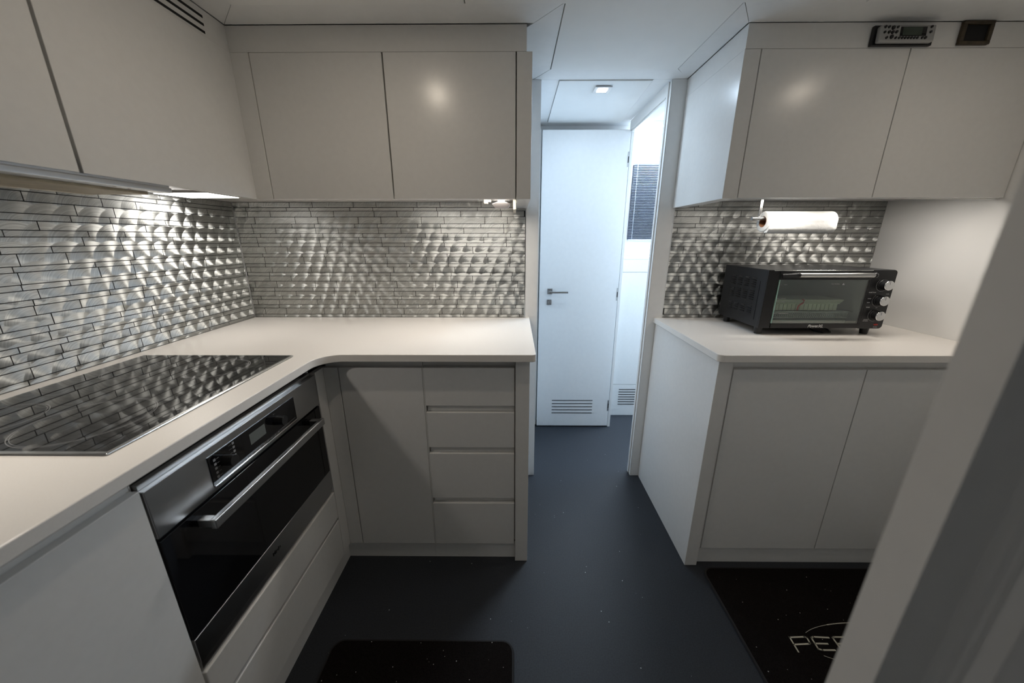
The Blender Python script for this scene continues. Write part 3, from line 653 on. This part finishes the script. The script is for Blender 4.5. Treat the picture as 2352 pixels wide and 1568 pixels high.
MB().tubepath([(1.130, 1.408, 0.994), (1.131, 1.407, 1.012), (1.138, 1.407, 1.018), (1.147, 1.407, 1.024), (1.149, 1.407, 1.033), (1.142, 1.407, 1.038)], 0.0028).build('red_tie', RIBBON, b_)
# mains lead under the oven
m = MB().tubepath([(1.30, 1.60, 0.904), (1.26, 1.50, 0.9035), (1.235, 1.43, 0.9035), (1.25, 1.405, 0.9035), (1.285, 1.410, 0.9035), (1.31, 1.45, 0.9035), (1.33, 1.55, 0.9035), (1.36, 1.69, 0.904)], 0.003)
o = m.build('power_cord', BPLAST, loc=(1.3, 1.5, 0.9)); tag(o, 'thin black cord curling on the worktop under the countertop oven', 'cord')

# ---------------------------------------------------------------- floor mats
def mat_rug(name, label, xa, xb, ya_, yb_, r=0.035):
    root = thing(name, label, 'mat', ((xa+xb)/2, (ya_+yb_)/2, 0.0005))
    pts = arc(xb-r, yb_-r, r, 0, 90, 8) + arc(xa+r, yb_-r, r, 90, 180, 8) + arc(xa+r, ya_+r, r, 180, 270, 8) + arc(xb-r, ya_+r, r, 270, 360, 8)
    MB().prism(pts, 0.0005, 0.011, bev=0.003).build('pile', MAT, root)
    def off(p, d): cx, cy = (xa+xb)/2, (ya_+yb_)/2; return (p[0]+math.copysign(d, p[0]-cx), p[1]+math.copysign(d, p[1]-cy), 0.005)
    MB().tubepath([off(p, 0.002) for p in pts], 0.0045, n=6, closed=True).build('bound_edge', MATEDGE, root)
    return root
mat_rug('floor_mat', 'plain black pile mat on the floor in front of the oven drawers', -0.583, -0.006, 0.20, 0.838)
rg = mat_rug('floor_mat', 'black pile mat with pale printed lettering in front of the right base cabinet', 0.752, 1.62, 0.30, 1.112)
Zm = 0.0112
def stroke(pl, w=0.0045):
    m = MB()
    for a, b in zip(pl, pl[1:]):
        a, b = Vector((*a, 0)), Vector((*b, 0)); d = (b-a); L_ = d.length; ang = math.atan2(d.y, d.x)
        m.box(-w/2, L_+w/2, -w/2, w/2, 0, 0.0006, M=Matrix.Translation((a.x, a.y, Zm)) @ Matrix.Rotation(ang, 4, 'Z'))
    return m
letters = LETTERS = {
 'P': [[(0.9060, 0.8560), (0.9020, 0.8140)], [(0.9060, 0.8560), (0.955, 0.8580), (0.962, 0.8560), (0.959, 0.8400), (0.955, 0.8370), (0.9040, 0.8345)]],
 'E': [[(1.033, 0.856), (0.985, 0.858), (0.976, 0.855), (0.972, 0.822), (0.983, 0.819), (1.022, 0.819)], [(0.975, 0.838), (1.014, 0.8375)]],
 'R': [[(1.046, 0.855), (1.043, 0.818)], [(1.046, 0.855), (1.052, 0.858), (1.095, 0.858), (1.102, 0.852), (1.098, 0.838), (1.046, 0.838)], [(1.075, 0.838), (1.098, 0.818)]],
}
for ch, ls in LETTERS.items():
    m = MB()
    for l in ls:
        s_ = stroke(l); me = bpy.data.meshes.new('q'); s_.bm.to_mesh(me); s_.bm.free(); m.bm.from_mesh(me); bpy.data.meshes.remove(me)
    m.build('printed_letter', THREAD, rg)
el = lambda a: (1.165+0.225*math.cos(a), 0.838+0.066*math.sin(a))
for a0, a1, wd in ((150, 118, 0.0012), (117, 90, 0.0030), (212, 236, 0.0012), (237, 262, 0.0020)):
    stroke([el(math.radians(a0+(a1-a0)*q/10)) for q in range(11)], wd).build('printed_oval', THREAD, rg)

# ---------------------------------------------------------------- passage door
d = thing('door_1', 'open white door leaf with square lever handle standing across the passage', 'door', (0.40, 2.23, 0), kind='structure')
MB().box(0.155, 0.648, 2.230, 2.262, 0.008, 1.851, bev=0.003).build('leaf', WALLW, d)
MB().box(0.205, 0.236, 2.2235, 2.2295, 0.934, 0.968, bev=0.001).cyl((0.221, 2.2235, 0.951), (0.221, 2.195, 0.951), 0.008).box(0.213, 0.330, 2.186, 2.196, 0.9435, 0.955, bev=0.0015).build('handle', NICKEL, d)
MB().box(0.202, 0.232, 2.2235, 2.2295, 0.866, 0.898, bev=0.001).box(0.211, 0.225, 2.213, 2.223, 0.873, 0.890, bev=0.002).build('lock_plate', NICKEL, d)
for z in (1.70, 0.932, 0.165):
    h_ = MB().box(0.6395, 0.6475, 2.2282, 2.2296, z-0.040, z+0.040, bev=0.0006).build('hinge_plate', NICKEL, d)
    MB().box(0.6415, 0.6465, 2.2276, 2.2281, z-0.018, z+0.015).build('hinge_slot', DARK, h_)
m = MB()
for q in range(5): m.box(0.257, 0.535, 2.2288, 2.2299, 0.1995-q*0.0235, 0.2045-q*0.0235)
m.build('vent_slots', DARK, d)
MB().box(0.1085, 0.150, 2.262, 2.325, 0, 1.86).build('stop_post', WHITE, d)
# ---------------------------------------------------------------- side cabin seen through the doorway
c = thing('cabin_locker', 'pale low locker with ledge and vent slots below the blind, beyond the doorway', 'cabinet', (1.3, 2.45, 0))
MB().box(0.62, 2.29, 2.415, 2.5195, 0, 1.135).build('body', WHITE, c)
MB().box(0.62, 2.29, 2.40, 2.5195, 1.1355, 1.152, bev=0.002).build('ledge', WHITE, c)
MB().box(0.621, 2.29, 2.400, 2.4145, 1.0545, 1.1350, bev=0.001).build('top_rail', WHITE, c)
MB().box(0.621, 2.29, 2.400, 2.4145, 0.2490, 1.0520, bev=0.001).build('panel', WHITE, c)
vp = MB().box(0.621, 2.29, 2.400, 2.4145, 0.002, 0.2465, bev=0.001).build('vent_panel', WHITE, c)
m = MB()
for q in range(7): m.box(0.762, 1.02, 2.3985, 2.3999, 0.2065-q*0.0195, 0.2120-q*0.0195)
m.build('vent_slots', DARK, vp)
w = thing('window_1', 'dark tinted window behind the slatted blind', 'window', (1.05, 2.51, 1.26), kind='structure')
MB().box(0.762, 1.40, 2.512, 2.5195, 1.262, 1.722).build('pane', WINDARK, w)
bl = thing('venetian_blind', 'pale venetian blind with thin open slats in the side cabin window', 'blind', (1.05, 2.49, 1.26))
m = MB()
for q in range(47):
    z = 1.266+q*0.0098
    m.prism([(2.484, z+0.0010), (2.4925, z+0.0008), (2.501, z-0.0012), (2.501, z-0.0004), (2.4925, z+0.0016), (2.484, z+0.0018)], 0.760, 1.402, axis='X')
o = m.build('slats', SLAT, bl)
MB().box(0.760, 1.402, 2.482, 2.505, 1.722, 1.745, bev=0.001).build('head_rail', SLAT, bl)
MB().box(0.760, 1.402, 2.483, 2.503, 1.2535, 1.2625, bev=0.001).build('bottom_rail', SLAT, bl)
for xx in (0.782, 1.15): MB().cyl((xx, 2.481, 1.262), (xx, 2.481, 1.722), 0.0011, n=6).build('cord', SLAT, bl)
w = thing('added_window', 'unseen window added in the cabin side wall for its fill light', 'window', (2.33, 2.1, 0.95), kind='structure')  # invented out of view, only an opening for the cabin fill lamp
MB().box(2.31, 2.35, 1.761, 2.579, 0.951, 0.98).box(2.31, 2.35, 1.761, 2.579, 1.80, 1.83).box(2.31, 2.35, 1.761, 1.79, 0.9805, 1.7995).box(2.31, 2.35, 2.55, 2.579, 0.9805, 1.7995).build('window_frame', WHITE, w)

# ---------------------------------------------------------------- ceiling downlights
def downlight(label, x, y, m, s=0.034, z=ZC-0.003, inner=0.55):
    r = thing('downlight', label, 'light', (x, y, z-0.004), group='square ceiling downlights')
    MB().box(x-s, x+s, y-s, y+s, z-0.003, z-0.0002, bev=0.001).build('bezel', NICKEL if m is LAMPW else WHITE, r)
    MB().box(x-s*inner, x+s*inner, y-s*inner, y+s*inner, z-0.0045, z-0.0032).build('lamp', m, r)
downlight('small square recessed downlight glowing in the passage ceiling', 0.378, 1.787, LAMPC, s=0.036, z=ZC-0.006)
MB().box(0.3425, 0.4135, 1.7498, 1.7510, ZC-0.0102, ZC-0.0060).build('bezel_edge', NICKEL, bpy.data.objects['downlight'])
downlight('square downlight in the galley ceiling above the oven', -0.344, 0.788, LAMPW)
downlight('square downlight in the galley ceiling before the right cabinets', 1.249, 0.797, LAMPW)

r = thing('cabin_fill_panel', 'added fill light panel on the side cabin ceiling', 'light', (1.0, 2.385, ZC-0.005))  # added glowing panel that whitens the cabin back wall, not a known fixture
MB().box(0.74, 1.26, 2.295, 2.475, ZC-0.004, T-0.0005).build('frame', WHITE, r)
MB().box(0.75, 1.25, 2.305, 2.465, ZC-0.006, ZC-0.0045).build('diffuser', LAMPC, r)
# ---------------------------------------------------------------- lights
def area(name, loc, size, power, color, target=None, rot=None, size_y=None, spread=180):
    l = bpy.data.lights.new(name, 'AREA'); l.energy = power; l.color = color; l.size = size
    if size_y: l.shape = 'RECTANGLE'; l.size_y = size_y
    l.spread = math.radians(spread)
    o = bpy.data.objects.new(name, l); COL.objects.link(o); o.location = loc
    if rot: o.rotation_euler = rot
    return o
WARM = (1.0, 0.87, 0.71); WARM2 = (1.0, 0.93, 0.84); COOL = (0.70, 0.84, 1.0)
area('lamp_galley_left', (-0.344, 0.788, ZC-0.0085), 0.038, 1.5, WARM)
area('lamp_galley_right', (1.249, 0.797, ZC-0.0085), 0.038, 1.0, WARM)
area('lamp_passage', (0.378, 1.787, ZC-0.012), 0.04, 2.2, (0.62, 0.80, 1.0))
area('lamp_under_left', (-1.085, 1.376, 1.4185), 0.08, 0.72, WARM2, size_y=0.14, spread=150)
area('lamp_hood', (-0.935, 0.55, 1.3755), 0.05, 1.5, WARM2)
area('lamp_under_back_end', (-0.075, 1.395, 1.4040), 0.10, 0.2, WARM2, size_y=0.03)
area('lamp_under_back', (-0.27, 1.43, 1.4145), 0.48, 2.2, WARM2, size_y=0.04)
area('lamp_under_right', (0.97, 1.370, 1.4145), 0.21, 0.75, WARM2, size_y=0.04)
area('lamp_under_right_end', (1.36, 1.370, 1.4145), 0.17, 1.2, WARM2, size_y=0.04)
area('fill_daylight_cabin', (2.28, 2.16, 1.39), 0.75, 35, (0.47, 0.70, 1.0), rot=(0, PI/2, 0), size_y=0.75)  # added lamp acting as daylight from the invented cabin window
area('daylight_saloon', (XL-0.025, -1.13, 1.26), 0.62, 1.2, (1.0, 0.94, 0.86), rot=(0, -PI/2, 0), size_y=0.74)
area('fill_cabin_ceiling', (1.0, 2.385, ZC-0.008), 0.50, 20, (0.70, 0.85, 1.0), size_y=0.16)  # added fill under the panel, grazing down the cabin back wall

w = bpy.data.worlds.new('world'); SC.world = w; w.use_nodes = True
w.node_tree.nodes['Background'].inputs[0].default_value = (0.45, 0.6, 0.8, 1); w.node_tree.nodes['Background'].inputs[1].default_value = 0.3

# ---------------------------------------------------------------- camera
f_px, pitch, yaw, roll, hgt = 815.72, 16.2386, -0.4361, -0.0311, 1.2719
cam = bpy.data.cameras.new('camera'); cam.sensor_width = 36.0; cam.lens = 36.0*f_px/2352
co = bpy.data.objects.new('camera', cam); COL.objects.link(co); co.location = (0, 0, hgt)
p_, y_, r_ = map(math.radians, (pitch, yaw, roll))
F = Vector((math.sin(y_)*math.cos(p_), math.cos(y_)*math.cos(p_), -math.sin(p_)))
R_ = Vector((math.cos(y_), -math.sin(y_), 0)); U = R_.cross(F)
R2 = R_*math.cos(r_)+U*math.sin(r_); U2 = -R_*math.sin(r_)+U*math.cos(r_)
co.rotation_euler = Matrix((R2, U2, -F)).transposed().to_euler()
cam.clip_start = 0.01; cam.dof.use_dof = True; cam.dof.focus_distance = 1.35; cam.dof.aperture_fstop = 2.8
SC.camera = co

SC.view_settings.view_transform = 'Standard'; SC.view_settings.look = 'None'; SC.view_settings.gamma = 1.0
SC.view_settings.use_curve_mapping = False; SC.view_settings.exposure = 0.0
SC.cycles.max_bounces = 10; SC.cycles.diffuse_bounces = 6; SC.cycles.glossy_bounces = 5; SC.cycles.transmission_bounces = 6
SC.cycles.sample_clamp_indirect = 6.0; SC.cycles.caustics_reflective = False; SC.cycles.caustics_refractive = False
